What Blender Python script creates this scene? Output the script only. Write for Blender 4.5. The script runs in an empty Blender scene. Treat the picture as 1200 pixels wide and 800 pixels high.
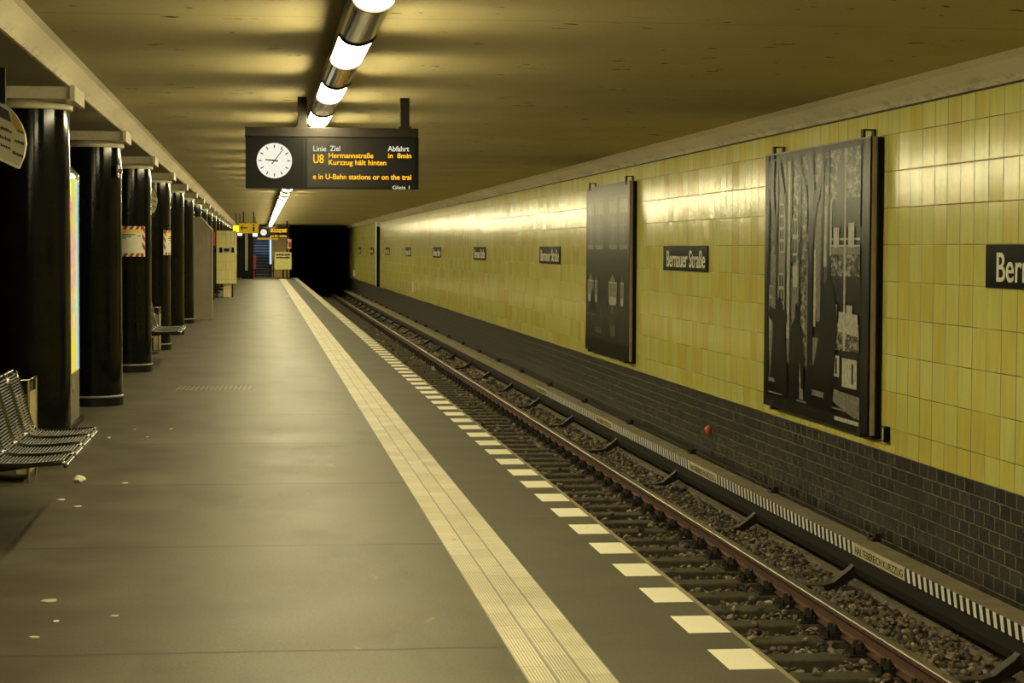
import bpy, bmesh, math, random
from mathutils import Vector, Matrix
random.seed(7)
sc = bpy.context.scene
PI = math.pi

# ------------------------------------------------------------------ camera
F_PX, H = 2440.0, 1.65
r1 = Vector((-295, 109.5, -F_PX)); r2 = Vector((1, -0.004, 0))
cy = r1.normalized(); cz = r2.cross(r1).normalized()
if cz.y < 0: cz = -cz
cx = cy.cross(cz)
cam = bpy.data.objects.new('camera', bpy.data.cameras.new('camera'))
sc.collection.objects.link(cam)
cam.data.sensor_width = 36; cam.data.lens = F_PX/1200*36
cam.data.clip_start = .1; cam.data.clip_end = 500
cam.matrix_world = Matrix.Translation((0, 0, H)) @ Matrix((cx, cy, cz)).to_4x4()
sc.camera = cam

# ------------------------------------------------------------------ light and exposure
LAMP_STRENGTH = 98.0
LAMP_COLOR = (1.0, .88, .48)
w = bpy.data.worlds.new('world'); sc.world = w; w.use_nodes = True
w.node_tree.nodes['Background'].inputs[0].default_value = (0, 0, 0, 1)
w.node_tree.nodes['Background'].inputs[1].default_value = 0
sc.view_settings.view_transform = 'Standard'; sc.view_settings.look = 'None'
sc.view_settings.gamma = 1; sc.view_settings.use_curve_mapping = False
sc.view_settings.exposure = 0.0
def area(name, loc, rot, sx, sy, energy, color):
    l = bpy.data.lights.new(name, 'AREA'); l.shape = 'RECTANGLE'; l.size = sx; l.size_y = sy
    l.energy = energy; l.color = color
    o = bpy.data.objects.new(name, l); sc.collection.objects.link(o); o.location = loc; o.rotation_euler = rot
    return o
# daylight falling down the far stairwell
area('stairwell_daylight', (.15, 121.6, 3.9), (math.radians(-25), 0, 0), 1.2, 1.5, 130, (.42, .62, 1.0))

# ------------------------------------------------------------------ node helpers
class G:
    def __init__(s, name):
        s.m = bpy.data.materials.new(name); s.m.use_nodes = True; s.t = s.m.node_tree; s.t.nodes.clear()
        s.out = s.n('ShaderNodeOutputMaterial')
    def n(s, t, **k):
        x = s.t.nodes.new(t)
        for a, b in k.items(): setattr(x, a, b)
        return x
    def l(s, a, b): s.t.links.new(a, b)
    def put(s, sock, v):
        if isinstance(v, (int, float, tuple)): sock.default_value = v if not (isinstance(v, tuple) and len(v) == 3 and len(sock.default_value) == 4) else v+(1,)
        else: s.l(v, sock)
    def pos(s):
        tc = s.n('ShaderNodeTexCoord'); sp = s.n('ShaderNodeSeparateXYZ'); s.l(tc.outputs['Object'], sp.inputs[0])
        s.P = tc.outputs['Object']; return sp.outputs[0], sp.outputs[1], sp.outputs[2]
    def f(s, op, a, b=0.0, c=0.0):
        x = s.n('ShaderNodeMath', operation=op)
        s.put(x.inputs[0], a); s.put(x.inputs[1], b); s.put(x.inputs[2], c); return x.outputs[0]
    def vec(s, a, b, c=0.0):
        x = s.n('ShaderNodeCombineXYZ'); s.put(x.inputs[0], a); s.put(x.inputs[1], b); s.put(x.inputs[2], c); return x.outputs[0]
    def noise(s, v, scale=1, detail=2, rough=.5):
        x = s.n('ShaderNodeTexNoise'); s.l(v, x.inputs['Vector']); x.inputs['Scale'].default_value = scale
        x.inputs['Detail'].default_value = detail; x.inputs['Roughness'].default_value = rough; return x.outputs['Fac']
    def white(s, v):
        x = s.n('ShaderNodeTexWhiteNoise', noise_dimensions='3D'); s.l(v, x.inputs['Vector']); return x.outputs['Value'], x.outputs['Color']
    def ramp(s, fac, stops, interp='LINEAR'):
        x = s.n('ShaderNodeValToRGB'); s.l(fac, x.inputs[0]); r = x.color_ramp; r.interpolation = interp
        while len(r.elements) < len(stops): r.elements.new(.5)
        for e, (p, c) in zip(r.elements, stops):
            e.position = p; e.color = (c, c, c, 1) if isinstance(c, (int, float)) else tuple(c)+(1,)
        return x.outputs[0]
    def mix(s, fac, a, b, bt='MIX'):
        x = s.n('ShaderNodeMix', data_type='RGBA', blend_type=bt); s.put(x.inputs[0], fac); s.put(x.inputs[6], a); s.put(x.inputs[7], b); return x.outputs[2]
    def sm(s, x, lo, hi):
        m = s.n('ShaderNodeMapRange', interpolation_type='SMOOTHSTEP'); s.put(m.inputs[0], x); m.inputs[1].default_value = lo; m.inputs[2].default_value = hi
        m.inputs[3].default_value = 0; m.inputs[4].default_value = 1; return m.outputs[0]
    def edge(s, fr):            # distance to the nearer cell border, fr in 0..1
        return s.f('MINIMUM', fr, s.f('SUBTRACT', 1.0, fr))
    def bsdf(s, col, rough=.5, metal=0.0, spec=.5, height=None, dist=1.0, strength=1.0, coat=0, emit=None, es=0, noshadow=False):
        b = s.n('ShaderNodeBsdfPrincipled'); s.put(b.inputs['Base Color'], col); s.put(b.inputs['Roughness'], rough)
        b.inputs['Metallic'].default_value = metal; b.inputs['Specular IOR Level'].default_value = spec
        b.inputs['Coat Weight'].default_value = coat; b.inputs['Coat Roughness'].default_value = .08
        if height is not None:
            bp = s.n('ShaderNodeBump'); s.l(height, bp.inputs['Height']); bp.inputs['Distance'].default_value = dist; bp.inputs['Strength'].default_value = strength
            s.l(bp.outputs[0], b.inputs['Normal'])
        if emit is not None: s.put(b.inputs['Emission Color'], emit); b.inputs['Emission Strength'].default_value = es
        s.l(b.outputs[0], s.out.inputs[0]); return s.m
def plain(name, col, rough=.5, metal=0.0, spec=.5, var=.12, scale=9, bump=0.0, emit=None, es=0):
    g = G(name); g.pos(); nz = g.noise(g.P, scale, 4, .6)
    c = g.mix(1.0, tuple(col), g.ramp(nz, [(.3, 1-var), (.7, 1+var if var < .5 else 1)]), 'MULTIPLY')
    return g.bsdf(c, rough, metal, spec, height=nz if bump else None, dist=bump, emit=emit, es=es)

# ------------------------------------------------------------------ materials
M = {}
def tile_mat(name, ax, u0, v0, su, sv, cols, joint, rough=.17, tilt=.022, ripple=.0008, seed=0, half=False, jw=.0036, wave=.0008, ju=.62):
    g = G(name); c = g.pos(); hcoord = c[ax]; z = c[2]
    v = g.f('DIVIDE', g.f('SUBTRACT', z, v0), sv); iv = g.f('FLOOR', v)
    u = g.f('DIVIDE', g.f('SUBTRACT', hcoord, u0), su)
    if half: u = g.f('ADD', u, g.f('MULTIPLY', .5, g.f('MODULO', g.f('ADD', iv, 100.0), 2.0)))
    iu = g.f('FLOOR', u); fu = g.f('SUBTRACT', u, iu); fv = g.f('SUBTRACT', v, iv)
    cell = g.vec(iu, iv, float(seed)); wv, wc = g.white(cell)
    sep = g.n('ShaderNodeSeparateColor'); g.l(wc, sep.inputs[0])
    big = g.noise(g.vec(g.f('MULTIPLY', iu, .35), g.f('MULTIPLY', iv, .35)), 1, 2)
    pick = g.f('ADD', g.f('MULTIPLY', wv, .72), g.f('MULTIPLY', big, .28))
    col = g.ramp(pick, cols)
    streak = g.noise(g.vec(g.f('MULTIPLY', hcoord, 14.0), g.f('MULTIPLY', z, 2.0), iu), 1, 3)
    col = g.mix(1.0, col, g.ramp(streak, [(.3, .9), (.7, 1.06)]), 'MULTIPLY')
    du = g.f('MULTIPLY', g.edge(fu), su*ju); dv = g.f('MULTIPLY', g.edge(fv), sv)
    d = g.f('MINIMUM', du, dv)
    jn = g.noise(g.P, 1.7, 3)
    jm = g.f('SUBTRACT', 1.0, g.sm(d, jw*.6, jw*1.5))
    jm = g.f('MULTIPLY', jm, g.ramp(jn, [(.30, .45), (.55, 1.0)]))
    col = g.mix(jm, col, joint)
    hgt = g.f('ADD', g.f('MULTIPLY', g.f('MULTIPLY', g.f('SUBTRACT', sep.outputs[0], .5), g.f('SUBTRACT', fu, .5)), tilt*su),
              g.f('MULTIPLY', g.f('MULTIPLY', g.f('SUBTRACT', sep.outputs[1], .5), g.f('SUBTRACT', fv, .5)), tilt*sv))
    rp = g.noise(g.P, 48, 2); hgt = g.f('ADD', hgt, g.f('MULTIPLY', rp, ripple))
    rp2 = g.noise(g.P, 5, 2); hgt = g.f('ADD', hgt, g.f('MULTIPLY', rp2, wave))
    hgt = g.f('SUBTRACT', hgt, g.f('MULTIPLY', jm, .0006))
    rr = g.f('ADD', rough, g.f('MULTIPLY', jm, .4))
    return g.bsdf(col, rr, 0, .27, height=hgt, dist=1.0)
YEL = [(0, (.66, .53, .11)), (.2, (.70, .61, .14)), (.45, (.73, .67, .17)), (.62, (.70, .69, .19)), (.8, (.75, .71, .22)), (1, (.66, .71, .25))]
M['yellow_tile'] = tile_mat('yellow_glazed_tile', 1, 15.85, .188, .3005, .3018, YEL, (.16, .12, .035))
M['kiosk_tile'] = tile_mat('yellow_kiosk_tile', 0, 0, 0, .3, .3, [(0, (.70, .62, .24)), (.5, (.78, .71, .32)), (1, (.74, .72, .36))], (.45, .36, .12))
DAD = [(0, (.022, .022, .020)), (.35, (.034, .033, .030)), (.65, (.049, .046, .039)), (.86, (.064, .057, .047)), (1, (.10, .074, .060))]
M['dado_tile'] = tile_mat('dark_brown_dado_tile', 1, 0, -.012, .212, .1055, DAD, (.20, .17, .11), rough=.34, tilt=.02, seed=3, half=True, jw=.0030, wave=.0003, ju=.42)
# black column glaze
g = G('black_column_glaze'); c = g.pos()
ang = g.f('ARCTAN2', c[1], c[0]); fr = g.f('FRACT', g.f('MULTIPLY', ang, 12/(2*PI)))
e = g.sm(g.edge(fr), .0, .05)
nz = g.noise(g.P, 4, 3)
nv = g.noise(g.vec(g.f('MULTIPLY', ang, 3.0), g.f('MULTIPLY', c[2], .25)), 1.5, 2)
hg = g.f('ADD', g.f('MULTIPLY', e, .0003), g.f('MULTIPLY', nv, .0007))
M['column'] = g.bsdf(g.ramp(nz, [(.3, (.003, .003, .0028)), (.7, (.006, .0055, .005))]), .12, 0, .15, height=hg)
M['column_base'] = plain('black_column_base', (.008, .0075, .007), .35, spec=.2)
M['base_joint'] = plain('grey_joint_ring', (.16, .15, .11), .4)
def plaster(name, col, dirt, dirt_amt=0, cracks=False, rough=.75):
    g = G(name); c = g.pos(); n1 = g.noise(g.P, .6, 4); n2 = g.noise(g.P, 28, 3, .7)
    cc = g.mix(1.0, col, g.ramp(n1, [(.3, .88), (.7, 1.08)]), 'MULTIPLY')
    cc = g.mix(1.0, cc, g.ramp(n2, [(.3, .93), (.7, 1.05)]), 'MULTIPLY')
    if dirt_amt:
        n3 = g.noise(g.vec(g.f('MULTIPLY', c[0], 9.0), g.f('MULTIPLY', c[1], 3.0), g.f('MULTIPLY', c[2], 9.0)), 1, 5, .7)
        low = g.f('SUBTRACT', 1.0, g.sm(c[2], 2.83, 2.90)) if dirt_amt > .5 else 1.0
        cc = g.mix(g.f('MULTIPLY', g.f('MULTIPLY', g.sm(n3, .48, .68), dirt_amt), low), cc, dirt)
    if cracks:
        n4 = g.noise(g.vec(g.f('MULTIPLY', c[0], 2.2), g.f('MULTIPLY', c[1], 1.1)), 1.6, 2, .4)
        n5 = g.noise(g.vec(g.f('MULTIPLY', c[0], 3.5), g.f('MULTIPLY', c[1], 7.0)), 1, 3, .7)
        cc = g.mix(g.f('MULTIPLY', g.sm(n4, .585, .62), g.sm(n5, .60, .64)), cc, (.02, .015, .008))
        # one board joint every three metres
        jf = g.f('MULTIPLY', g.edge(g.f('FRACT', g.f('DIVIDE', c[1], 5.97))), 5.97)
        cc = g.mix(g.f('MULTIPLY', .35, g.f('SUBTRACT', 1.0, g.sm(jf, .004, .02))), cc, (.08, .06, .03))
    return g.bsdf(cc, rough, 0, .3, height=n2, dist=.002)
M['ceiling'] = plaster('ceiling_plaster', (.52, .44, .23), (.1, .08, .04), 0, True)
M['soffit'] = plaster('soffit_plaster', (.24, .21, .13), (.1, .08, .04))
M['cove'] = plaster('cove_plaster', (.72, .64, .47), (.20, .16, .10), .55)
M['capital'] = plaster('capital_paint', (.60, .53, .37), (.2, .16, .1), .2, rough=.45)
# asphalt platform: joints and patches are laid in the surface
def asphalt(name, base, rough, joints):
    g = G(name); c = g.pos(); n1 = g.noise(g.P, .9, 5, .6); n2 = g.noise(g.P, 70, 2, .7)
    n3 = g.noise(g.vec(g.f('MULTIPLY', c[0], 1.2), g.f('MULTIPLY', c[1], .35)), 1.4, 5, .6)
    cc = g.mix(1.0, base, g.ramp(n1, [(.3, .72), (.7, 1.2)]), 'MULTIPLY')
    cc = g.mix(1.0, cc, g.ramp(n2, [(.3, .74), (.7, 1.26)]), 'MULTIPLY')
    cc = g.mix(g.f('MULTIPLY', g.sm(n3, .48, .66), .45), cc, (.035, .028, .018))
    if joints:
        wob = g.f('MULTIPLY', g.f('SUBTRACT', g.noise(g.vec(c[0], 0.0), 3, 3), .5), .05)
        yy = g.f('ADD', c[1], wob)
        fr = g.f('FRACT', g.f('DIVIDE', g.f('SUBTRACT', yy, 8.52), 3.05))
        d = g.f('MULTIPLY', g.edge(fr), 3.05)
        jm = g.f('MULTIPLY', g.f('SUBTRACT', 1.0, g.sm(d, .010, .026)), g.ramp(n1, [(.25, .6), (.5, 1.0)]))
        cc = g.mix(g.f('MULTIPLY', jm, .85), cc, (.02, .016, .01))
        # worn pale scuffs
        n6 = g.noise(g.vec(g.f('MULTIPLY', c[0], 3.0), g.f('MULTIPLY', c[1], 1.2), 4.0), 1.5, 4, .6)
        cc = g.mix(g.f('MULTIPLY', g.sm(n6, .68, .74), .25), cc, (.35, .30, .2))
        # darker worn strip in front of the seats
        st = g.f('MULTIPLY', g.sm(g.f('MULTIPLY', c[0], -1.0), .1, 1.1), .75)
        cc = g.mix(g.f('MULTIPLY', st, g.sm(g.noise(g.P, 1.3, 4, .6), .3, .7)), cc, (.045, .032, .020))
    rr = g.f('ADD', rough, g.f('MULTIPLY', g.f('SUBTRACT', n1, .5), .26))
    h = g.f('ADD', g.f('MULTIPLY', n2, .0010), g.f('MULTIPLY', n1, .004))
    return g.bsdf(cc, rr, 0, .16, height=h)
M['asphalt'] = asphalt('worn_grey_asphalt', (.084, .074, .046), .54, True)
# edge strip with the pale bars let into it
g = G('edge_asphalt_with_pale_bars'); c = g.pos(); n1 = g.noise(g.P, 1.1, 5, .6); n2 = g.noise(g.P, 70, 2, .7)
cc = g.mix(1.0, (.066, .059, .038), g.ramp(n1, [(.3, .82), (.7, 1.14)]), 'MULTIPLY')
cc = g.mix(1.0, cc, g.ramp(n2, [(.3, .82), (.7, 1.18)]), 'MULTIPLY')
fr = g.f('FRACT', g.f('DIVIDE', g.f('SUBTRACT', c[1], 7.97), .784))
inb = g.f('MULTIPLY', g.f('LESS_THAN', fr, .53), g.f('MULTIPLY', g.f('GREATER_THAN', c[0], 1.832), g.f('LESS_THAN', c[0], 2.018)))
stain = g.sm(g.noise(g.P, 5, 5, .7), .60, .72)
barc = g.mix(g.f('MULTIPLY', stain, .45), (.62, .585, .46), (.28, .24, .16))
cc = g.mix(inb, cc, barc)
lip = g.f('GREATER_THAN', c[0], 2.022)
cc = g.mix(g.f('MULTIPLY', lip, .7), cc, (.26, .22, .13))
jd = g.f('MULTIPLY', g.edge(g.f('FRACT', g.f('DIVIDE', g.f('SUBTRACT', c[1], 12.6), 5.0))), 5.0)
cc = g.mix(g.f('SUBTRACT', 1.0, g.sm(jd, .004, .014)), cc, (.03, .025, .015))
M['edge'] = g.bsdf(cc, g.f('ADD', .72, g.f('MULTIPLY', inb, -.05)), 0, .25, height=g.f('MULTIPLY', n2, .001))
# ribbed guidance strip
g = G('ribbed_guidance_tile'); c = g.pos()
x = g.f('SUBTRACT', c[0], 1.012); col_i = g.f('FLOOR', g.f('DIVIDE', x, .1155)); fc = g.f('MULTIPLY', g.edge(g.f('FRACT', g.f('DIVIDE', x, .1155))), .1155)
off = g.f('MULTIPLY', col_i, .09); fy = g.f('MULTIPLY', g.edge(g.f('FRACT', g.f('DIVIDE', g.f('ADD', c[1], off), .30))), .30)
rib = g.f('SINE', g.f('MULTIPLY', x, 2*PI/.0128))
wv, wc = g.white(g.vec(col_i, g.f('FLOOR', g.f('DIVIDE', g.f('ADD', c[1], off), .30))))
base = g.ramp(wv, [(0, (.40, .355, .245)), (.5, (.455, .41, .29)), (1, (.50, .46, .34))])
n1 = g.noise(g.P, 2.2, 5, .65)
base = g.mix(1.0, base, g.ramp(n1, [(.3, .80), (.7, 1.06)]), 'MULTIPLY')
base = g.mix(g.f('MULTIPLY', g.sm(g.f('MULTIPLY', rib, -1.0), .2, .95), .55), base, (.20, .16, .085))
jm = g.f('MAXIMUM', g.f('MULTIPLY', .9, g.f('SUBTRACT', 1.0, g.sm(fc, .0018, .0045))), g.f('MULTIPLY', .5, g.f('SUBTRACT', 1.0, g.sm(fy, .002, .005))))
base = g.mix(jm, base, (.04, .03, .02))
blot = g.f('MULTIPLY', g.sm(g.noise(g.P, 9, 3, .6), .70, .74), .8)
base = g.mix(blot, base, (.05, .04, .025))
M['tactile'] = g.bsdf(base, .55, 0, .35, height=g.f('SUBTRACT', g.f('MULTIPLY', rib, .0008), g.f('MULTIPLY', jm, .001)))
M['concrete_dark'] = plain('dirty_concrete', (.075, .062, .042), .85, var=.3, scale=6, bump=.004)
M['trackbed'] = plain('oily_track_bed', (.030, .025, .018), .9, var=.4, scale=8, bump=.02)
M['sleeper'] = plain('tarred_sleeper_timber', (.066, .056, .042), .5, var=.4, scale=14, bump=.004)
M['iron'] = plain('oily_black_iron', (.022, .019, .015), .5, metal=.3, var=.3, scale=30)
M['rail_rust'] = plain('rusty_rail_web', (.10, .045, .026), .8, var=.4, scale=20, bump=.002)
M['rail_top'] = plain('polished_rail_head', (.30, .28, .23), .36, metal=1.0, var=.2, scale=12)
M['tan_edge'] = plain('dusty_tan_kerb', (.19, .155, .105), .9, var=.35, scale=9, bump=.004)
g = G('track_ballast_stone'); ge = g.n('ShaderNodeNewGeometry'); c = g.pos()
cc = g.ramp(ge.outputs['Random Per Island'], [(0, (.060, .048, .038)), (.4, (.13, .100, .075)), (.75, (.21, .165, .12)), (.95, (.30, .25, .19)), (.985, (.28, .24, .19)), (1, (.6, .55, .45))])
M['stone'] = g.bsdf(cc, .72, 0, .4)
# third-rail cover
g = G('cover_board_top'); c = g.pos(); n1 = g.noise(g.P, 3, 5, .65)
M['board'] = g.bsdf(g.ramp(n1, [(.3, (.17, .145, .095)), (.7, (.30, .26, .17))]), .55, 0, .4)
g = G('striped_cover_board_side'); c = g.pos()
s_ = g.f('ADD', c[1], g.f('MULTIPLY', c[2], -.38))
st = g.f('LESS_THAN', g.f('FRACT', g.f('DIVIDE', s_, .132)), .52)
n1 = g.noise(g.P, 5, 5, .65)
pale = g.mix(1.0, (.92, .90, .82), g.ramp(n1, [(.3, .85), (.7, 1.04)]), 'MULTIPLY')
cc = g.mix(st, pale, (.012, .010, .009))
panel = g.f('LESS_THAN', g.f('FRACT', g.f('DIVIDE', g.f('SUBTRACT', c[1], 15.08), 6.56)), 1.36/6.56)
cc = g.mix(panel, cc, g.mix(1.0, (.72, .63, .42), g.ramp(n1, [(.3, .75), (.7, 1.1)]), 'MULTIPLY'))
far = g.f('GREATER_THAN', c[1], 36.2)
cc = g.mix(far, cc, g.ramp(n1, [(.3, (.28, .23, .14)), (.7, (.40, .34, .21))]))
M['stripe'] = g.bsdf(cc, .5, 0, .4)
M['black_paint'] = plain('black_paint', (.004, .004, .004), .35, spec=.12)
M['sign_black'] = plain('black_enamel', (.002, .002, .003), .22, spec=.1)
M['sign_white'] = plain('cream_lettering', (.80, .76, .62), .4, var=.05)
M['print_dark'] = plain('dark_photo_print', (.014, .013, .011), .3, spec=.12, var=.15)
M['print_black'] = plain('black_photo_print', (.0035, .003, .0025), .3, spec=.12, var=.1)
M['print_mid'] = plain('grey_photo_print', (.11, .105, .09), .3, spec=.12, var=.35, scale=25)
M['print_grey'] = plain('mid_grey_photo_print', (.22, .215, .18), .3, spec=.12, var=.45, scale=18)
M['print_light'] = plain('pale_photo_print', (.48, .47, .40), .3, spec=.12, var=.3, scale=22)
M['print_dim'] = plain('dim_grey_photo_print', (.030, .028, .024), .3, spec=.12, var=.25, scale=25)
g = G('speckled_photo_print'); c = g.pos(); n_ = g.noise(g.vec(0.0, g.f('MULTIPLY', c[1], 5.0), g.f('MULTIPLY', c[2], 9.0)), 1.6, 5, .75)
M['print_speckle'] = g.bsdf(g.ramp(n_, [(.42, (.006, .006, .005)), (.50, (.10, .095, .08)), (.58, (.40, .39, .33))]), .3, 0, .12)
M['bare_wood'] = plain('pale_wooden_edge', (.42, .33, .20), .6)
M['steel_dull'] = plain('brushed_steel_panel', (.30, .26, .19), .38, metal=.7, var=.1, scale=3)
M['steel'] = plain('bright_steel', (.62, .58, .48), .25, metal=1.0, var=.05)
M['housing'] = plain('luminaire_channel_metal', (.13, .11, .07), .5, spec=.3, var=.1)
M['chrome'] = plain('polished_luminaire_shell', (.34, .30, .21), .14, metal=1.0, var=.05)
M['dark_metal'] = plain('dark_brown_metal', (.014, .011, .008), .55, spec=.15)
M['bench_wire'] = plain('black_coated_wire', (.009, .0085, .0075), .3, spec=.35)
M['bench_frame'] = plain('worn_black_tube', (.12, .115, .10), .22, metal=1.0)
M['cream_sign'] = plain('cream_sign_face', (.50, .46, .32), .35, var=.08)
M['sign_purple'] = plain('dull_purple_print', (.055, .045, .06), .4)
M['sign_orange'] = plain('ochre_print', (.42, .28, .06), .4)
M['yellow_paint'] = plain('traffic_yellow_paint', (.65, .45, .03), .4)
M['red_paint'] = plain('red_paint', (.42, .025, .015), .4)
M['stripe_red'] = plain('dark_red_stripe', (.20, .006, .008), .4)
M['orange_plastic'] = plain('orange_red_plastic', (.75, .14, .06), .4)
M['white_paint'] = plain('white_paint', (.66, .63, .52), .45)
M['notice_cream'] = plain('notice_paper', (.55, .52, .40), .5, var=.04)
M['paper'] = plain('crumpled_white_paper', (.72, .67, .50), .7)
M['blue_step'] = plain('dark_stair_tread', (.04, .045, .055), .5)
M['tunnel'] = plain('unlit_tunnel_concrete', (.006, .006, .006), .95)  # near black: the unlit tunnel's darkness put into the colour
M['dark_wall'] = plain('dark_end_wall', (.035, .033, .028), .5)
M['bin_beige'] = plain('beige_bin_panel', (.36, .29, .15), .5, var=.2)
M['beige_cover'] = plain('ochre_wall_tile', (.45, .33, .10), .4)
M['glass_dark'] = plain('dark_door_glass', (.02, .028, .04), .08)
def emit(name, col, s):
    g = G(name); e = g.n('ShaderNodeEmission'); e.inputs[0].default_value = tuple(col)+(1,); e.inputs[1].default_value = s
    g.l(e.outputs[0], g.out.inputs[0]); return g.m
M['tube'] = emit('lit_diffuser', LAMP_COLOR, LAMP_STRENGTH)
M['led_orange'] = emit('orange_display_dots', (1.0, .50, .02), 1.5)
M['led_white'] = emit('lit_white_lettering', (1.0, .95, .75), .85)
M['clock_face'] = emit('lit_clock_face', (1.0, .97, .78), .93)
M['far_white'] = emit('lit_white_panel', (1.0, .95, .75), 1.6)
M['far_yellow'] = emit('lit_yellow_panel', (1.0, .85, .02), 1.2)
M['exit_amber'] = emit('lit_amber_sign_face', (.95, .55, .03), .45)
M['far_blue'] = emit('daylit_glass', (.22, .42, .9), .9)
M['far_pale_blue'] = emit('daylit_jamb_glow', (.6, .8, 1.0), 1.1)  # daylight on the stair jamb, put in as emission
M['signal_red'] = emit('lit_red_signal', (1.0, .12, .05), 1.5)
g = G('backlit_advert'); c = g.pos()
n1 = g.noise(g.vec(g.f('MULTIPLY', c[1], 1.6), g.f('MULTIPLY', c[2], 1.8), 3.0), 1.3, 3, .6)
cc = g.ramp(n1, [(.30, (.15, .55, .62)), (.40, (.30, .72, .25)), (.48, (.85, .80, .10)), (.55, (.95, .55, .12)), (.62, (.85, .35, .40)), (.72, (.45, .75, .85))])
lo = g.sm(c[2], 1.0, .7); top = g.sm(c[2], 2.15, 2.2)
cc = g.mix(g.f('MULTIPLY', g.f('SUBTRACT', 1.0, g.sm(c[2], .7, 1.1)), .85), cc, (.9, .68, .05))
cc = g.mix(top, cc, (.75, .80, .10))
edge_b = g.sm(c[1], 19.75, 19.9)
cc = g.mix(g.f('MULTIPLY', edge_b, .8), cc, (.30, .72, .95))
e = g.n('ShaderNodeEmission'); g.l(cc, e.inputs[0]); e.inputs[1].default_value = 1.0; g.l(e.outputs[0], g.out.inputs[0]); M['advert'] = g.m

# ------------------------------------------------------------------ mesh helpers
def box(bm, x0, x1, y0, y1, z0, z1, mi=0, bev=0):
    vs = [bm.verts.new(p) for p in ((x0,y0,z0),(x1,y0,z0),(x1,y1,z0),(x0,y1,z0),(x0,y0,z1),(x1,y0,z1),(x1,y1,z1),(x0,y1,z1))]
    fs = [bm.faces.new([vs[i] for i in q]) for q in ((3,2,1,0),(4,5,6,7),(0,1,5,4),(1,2,6,5),(2,3,7,6),(3,0,4,7))]
    for f in fs: f.material_index = mi
    if bev:
        es = list({e for f in fs for e in f.edges})
        r = bmesh.ops.bevel(bm, geom=es, offset=bev, segments=2, affect='EDGES', profile=.5)
        for f in r['faces']: f.material_index = mi
    return fs
def tube(bm, pts, r, seg=8, caps=True, mi=0):
    pts = [Vector(p) for p in pts]; rings = []
    ref = None
    for i, p in enumerate(pts):
        d = (pts[min(i+1, len(pts)-1)]-pts[max(i-1, 0)]).normalized()
        if ref is None: ref = Vector((0,0,1)) if abs(d.z) < .9 else Vector((1,0,0))
        a = d.cross(ref).normalized(); b = a.cross(d).normalized(); ref = b
        rr = r[i] if isinstance(r, (list, tuple)) else r
        rings.append([bm.verts.new(p+rr*(math.cos(2*PI*k/seg)*a+math.sin(2*PI*k/seg)*b)) for k in range(seg)])
    for A, B in zip(rings, rings[1:]):
        for k in range(seg):
            f = bm.faces.new((A[k], A[(k+1)%seg], B[(k+1)%seg], B[k])); f.smooth = True; f.material_index = mi
    if caps:
        for R_ in (rings[0][::-1], rings[-1]):
            f = bm.faces.new([bm.verts.new(v.co) for v in R_]); f.material_index = mi
def lathe(bm, prof, cx_=0, cy_=0, seg=48, smooth=True, mi=0):
    rings = [[bm.verts.new((cx_+r*math.cos(2*PI*k/seg), cy_+r*math.sin(2*PI*k/seg), z)) for k in range(seg)] for r, z in prof]
    for A, B in zip(rings, rings[1:]):
        for k in range(seg):
            f = bm.faces.new((A[k], A[(k+1)%seg], B[(k+1)%seg], B[k])); f.smooth = smooth; f.material_index = mi
    f = bm.faces.new([bm.verts.new(v.co) for v in rings[0][::-1]]); f.material_index = mi
    f = bm.faces.new([bm.verts.new(v.co) for v in rings[-1]]); f.material_index = mi
def extr(bm, prof, y0, y1, closed=True, smooth=False, mi=None):      # profile in x,z pushed along y
    A = [bm.verts.new((x, y0, z)) for x, z in prof]; B = [bm.verts.new((x, y1, z)) for x, z in prof]
    n = len(prof)
    for k in range(n if closed else n-1):
        f = bm.faces.new((A[k], A[(k+1)%n], B[(k+1)%n], B[k])); f.smooth = smooth and k < n-1
        if mi: f.material_index = mi[k]
    if closed:
        if smooth: A = [bm.verts.new(v.co) for v in A]; B = [bm.verts.new(v.co) for v in B]
        bm.faces.new(A[::-1]); bm.faces.new(B)
def poly(bm, pts, mi=0):
    f = bm.faces.new([bm.verts.new(p) for p in pts]); f.material_index = mi; return f
def prism(bm, pts, off, mi=0):          # any planar outline given its own thickness
    off = Vector(off); A = [bm.verts.new(p) for p in pts]; B = [bm.verts.new(Vector(p)+off) for p in pts]; n = len(pts)
    fs = [bm.faces.new(A[::-1]), bm.faces.new(B)]+[bm.faces.new((A[k], A[(k+1)%n], B[(k+1)%n], B[k])) for k in range(n)]
    for f in fs: f.material_index = mi
def wloc(o):
    v = Vector(o.location)
    while o.parent: o = o.parent; v += o.location
    return v
def obj(name, bm, mats, parent=None, origin=None):
    bmesh.ops.recalc_face_normals(bm, faces=bm.faces)
    base = wloc(parent) if parent else Vector((0, 0, 0))
    org = Vector(origin) if origin is not None else base
    bmesh.ops.translate(bm, verts=bm.verts, vec=-org)
    me = bpy.data.meshes.new(name); bm.to_mesh(me); bm.free()
    if not isinstance(mats, (list, tuple)): mats = [mats]
    for m in mats: me.materials.append(M[m] if isinstance(m, str) else m)
    o = bpy.data.objects.new(name, me); sc.collection.objects.link(o)
    if parent: o.parent = parent
    o.location = org-base
    return o
def tag(o, label=None, cat=None, group=None, kind=None):
    if label: o['label'] = label
    if cat: o['category'] = cat
    if group: o['group'] = group
    if kind: o['kind'] = kind
    return o
def thing(name, loc, label, cat, group=None):
    o = bpy.data.objects.new(name, None); sc.collection.objects.link(o); o.location = loc; o.empty_display_size = .1
    return tag(o, label, cat, group)
def struct(name, bm, mats): return tag(obj(name, bm, mats), kind='structure')
def dup(o, loc=None, label=None, parent=None):
    c = o.copy(); sc.collection.objects.link(c)
    if parent: c.parent = parent
    if loc is not None: c.location = loc
    if label: c['label'] = label
    for ch in list(o.children): dup(ch, None, None, c)
    return c
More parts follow.
